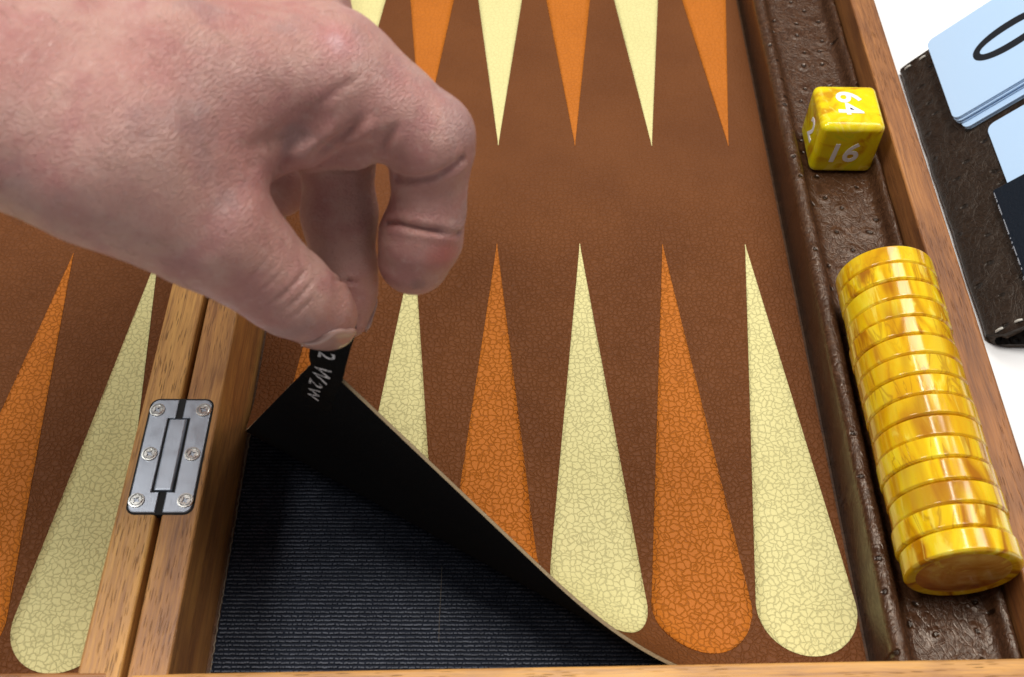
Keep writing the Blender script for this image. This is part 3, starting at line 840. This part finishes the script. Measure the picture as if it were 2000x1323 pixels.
for dep, wid, pl in CREASES:
    pl = [np.array(p) for p in pl if p is not None]
    dd = np.full(len(HV), 9.0); tt = np.zeros(len(HV)); cum = 0.0
    total = sum(np.linalg.norm(b_ - a) for a, b_ in zip(pl[:-1], pl[1:]))
    for a, b_ in zip(pl[:-1], pl[1:]):
        ba = b_ - a; t = np.clip(((HV - a) @ ba) / (ba @ ba), 0, 1)
        e = np.linalg.norm(HV - a - t[:, None] * ba, axis=1); ln = np.linalg.norm(ba)
        tt = np.where(e < dd, (cum + t * ln) / total, tt); dd = np.minimum(dd, e); cum += ln
    fade = np.clip(np.minimum(tt, 1 - tt) / (.06 if dep > .032 else .35), 0, 1); fade = fade * fade * (3 - 2 * fade)
    disp += fade * ( -dep * np.exp(-(dd / wid) ** 2) + dep * .18 * np.exp(-((dd - wid * 2.3) / (wid * 1.3)) ** 2))
HV = HV + HN * disp[:, None]
near = np.min([np.linalg.norm(HV - np.array(BONES[q][-1][:3]), axis=1) for q in ('thumb', 'index', 'middle')], axis=0)
lump = np.clip((near - .22) / .3, 0, 1) * np.array([mnoise.noise(Vector(v * 2.2)) * .012 + mnoise.noise(Vector(v * 6.0)) * .005 for v in HV])
HV = HV + HN * lump[:, None]
for v, c in zip(bm.verts, HV): v.co = c
bm.transform(Matrix.Scale(U, 4)); bm.to_mesh(hand_me); bm.free()
hand_me.polygons.foreach_set('use_smooth', [True] * len(hand_me.polygons))
hand = bpy.data.objects.new('hand', hand_me); COL.objects.link(hand)
tag(hand, 'bare left hand reaching in from the upper left and pinching the black tab', 'hand')

m, nt, b = new_mat('skin')
v = coords(nt)
blot = noi(nt, v, 1.1, 4.0, .6).outputs['Fac']
blot2 = noi(nt, v, 3.4, 4.0, .6).outputs['Fac']
fr = noi(nt, v, 14.0, 3.0, .6).outputs['Fac']
col = mix(nt, rng_(nt, blot, .38, .62), (.51, .285, .236), (.45, .208, .178))
col = mix(nt, rng_(nt, blot2, .46, .68, 0, .8), col, (.42, .178, .162))
col = mix(nt, rng_(nt, noi(nt, v, 2.1, 3.0, .5).outputs['Fac'], .56, .72, 0, .6), col, (.36, .215, .20))
col = mix(nt, rng_(nt, fr, .54, .74, 0, .4), col, (.56, .36, .305))
col = mix(nt, rng_(nt, noi(nt, v, 32.0, 2.0, .5).outputs['Fac'], .60, .72, 0, .35), col, (.30, .14, .115))
def spot(p, r0, r1):
    d = nd(nt, 'ShaderNodeVectorMath', {0: warp(nt, v, 4.0, .12), 1: p}, operation='DISTANCE').outputs['Value']
    return rng_(nt, d, r0, r1, 1.0, 0.0)
col = mix(nt, mth(nt, 'MULTIPLY', spot((-0.990, -2.744, 5.171), .02, .26), .7), col, (.52, .20, .20))
col = mix(nt, mth(nt, 'MULTIPLY', spot((-1.005, -2.767, 5.169), .01, .10), .6), col, (.66, .42, .42))
col = mix(nt, mth(nt, 'MULTIPLY', spot((-0.336, -3.287, 3.619), .02, .22), .85), col, (.46, .13, .11))
col = mix(nt, mth(nt, 'MULTIPLY', spot((-0.552, -3.38, 3.365), .01, .09), .55), col, (.22, .11, .10))
dr = nd(nt, 'ShaderNodeMapping', {'Vector': v, 'Rotation': (0, 0, R(-62))}).outputs[0]
dr = nd(nt, 'ShaderNodeMapping', {'Vector': dr, 'Scale': (.6, 1.7, 1.5)}).outputs[0]
cell = nd(nt, 'ShaderNodeTexVoronoi', {'Vector': warp(nt, dr, 5.0, .12), 'Scale': 26.0}, feature='DISTANCE_TO_EDGE').outputs['Distance']
cell2 = nd(nt, 'ShaderNodeTexVoronoi', {'Vector': warp(nt, dr, 9.0, .08), 'Scale': 58.0}, feature='DISTANCE_TO_EDGE').outputs['Distance']
hgt = mth(nt, 'ADD', rng_(nt, cell, 0, .22), mth(nt, 'MULTIPLY', rng_(nt, cell2, 0, .25), .6))
hgt = mth(nt, 'ADD', hgt, mth(nt, 'MULTIPLY', noi(nt, dr, 6.0, 5.0, .6).outputs['Fac'], 1.0))
put(nt, b, Base_Color=col, Roughness=rng_(nt, blot2, .3, .7, .33, .47), Normal=bump(nt, hgt, .42, .018))
put(nt, b, **{'Subsurface Weight': .18, 'Subsurface Radius': (1.0, .36, .18), 'Subsurface Scale': .002, 'Specular IOR Level': .5})
hand_me.materials.append(m)
m, nt, b = new_mat('body_hair')
put(nt, b, Base_Color=(.20, .12, .075, 1), Roughness=.4); M['hair'] = m
V, F = [], []
rr = random.Random(11)
cand = np.where((HV[:, 2] > 3.9) & (HN[:, 1] < .25) & (HN[:, 0] > -.4) & (HV[:, 0] < -1.05) & (HV[:, 0] > -3.9))[0]
for q in rr.sample(list(cand), min(260, len(cand))):
    p, n_ = HV[q], HN[q]
    d = np.array([.8 + rr.uniform(-.3, .3), -.55 + rr.uniform(-.35, .35), -.15]); d -= n_ * (d @ n_); d /= np.linalg.norm(d)
    L = rr.uniform(.07, .16)
    v3, f3 = tube([p - n_ * .004, p + n_ * .022 + d * L * .35, p + n_ * .030 + d * L * .75, p + n_ * .024 + d * L], [.0014, .0013, .0010, .0004], 3)
    F += [tuple(a + len(V) for a in f) for f in v3 and f3]; V += v3
tag(mesh_obj('hair', V, F, M['hair'], hand, smooth=True), kind='stuff')
m, nt, b = new_mat('fingernail')
v = coords(nt)
f = noi(nt, v, 5.0, 3.0).outputs['Fac']
put(nt, b, Base_Color=mix(nt, f, (.37, .20, .165), (.43, .26, .215)), Roughness=.22)
put(nt, b, **{'Subsurface Weight': .2, 'Subsurface Radius': (1.0, .4, .25), 'Subsurface Scale': .002, 'Specular IOR Level': .55})
M['nail'] = m
def nail(a, b_, out, k0=.25, n=13):
    """plate grown on the last bone a-b of a finger, on the side facing out"""
    A, B = np.array(a[:3]), np.array(b_[:3]); r = b_[3]
    ax_ = (B - A) / np.linalg.norm(B - A)
    out = np.array(out, float); out -= ax_ * (out @ ax_); out /= np.linalg.norm(out)
    side = np.cross(ax_, out)
    root = B - ax_ * r * (1.25 - k0); tip = B + ax_ * r * .68
    G = []
    for i in range(n):
        for j in range(n):
            u, w = i / (n - 1), 2 * j / (n - 1) - 1
            half = .80 * r * (1 - max(0, (.30 - u) / .30) ** 2.2 * .5) * (1 - max(0, (u - .70) / .30) ** 2.2 * .45)
            G.append(root + (tip - root) * u + side * w * half + out * r * 1.8)
    hit = np.array(G)
    for _ in range(40): hit = hit - out * np.clip(hand_sdf(hit), -.1, .1)[:, None] * .7
    g = sdf_grad(hit)
    u = np.repeat(np.arange(n) / (n - 1), n); w = np.tile(2 * np.arange(n) / (n - 1) - 1, n)
    lift = .024 + .014 * u - .012 * np.abs(w) ** 3
    lift = np.where(u < .08, .004, lift)
    top = hit + g * lift[:, None]; bot = hit - g * .03
    V = list(top) + list(bot); F = []
    for i in range(n - 1):
        for j in range(n - 1):
            q = (i * n + j, i * n + j + 1, (i + 1) * n + j + 1, (i + 1) * n + j); F.append(q); F.append(tuple(c + n * n for c in q[::-1]))
    ring = list(range(n)) + [i * n + n - 1 for i in range(1, n)] + [(n - 1) * n + j for j in range(n - 2, -1, -1)] + [i * n for i in range(n - 2, 0, -1)]
    for k in range(len(ring)):
        c, d = ring[k], ring[(k + 1) % len(ring)]; F.append((c, c + n * n, d + n * n, d))
    return mesh_obj('fingernail', V, F, M['nail'], hand, smooth=True)
nail(BONES['thumb'][-2], BONES['thumb'][-1], (-.24, -.76, .62))
nail(BONES['index'][-2], BONES['index'][-1], (.5, .85, -.1))
nail(BONES['middle'][-2], BONES['middle'][-1], (.45, .88, .1))
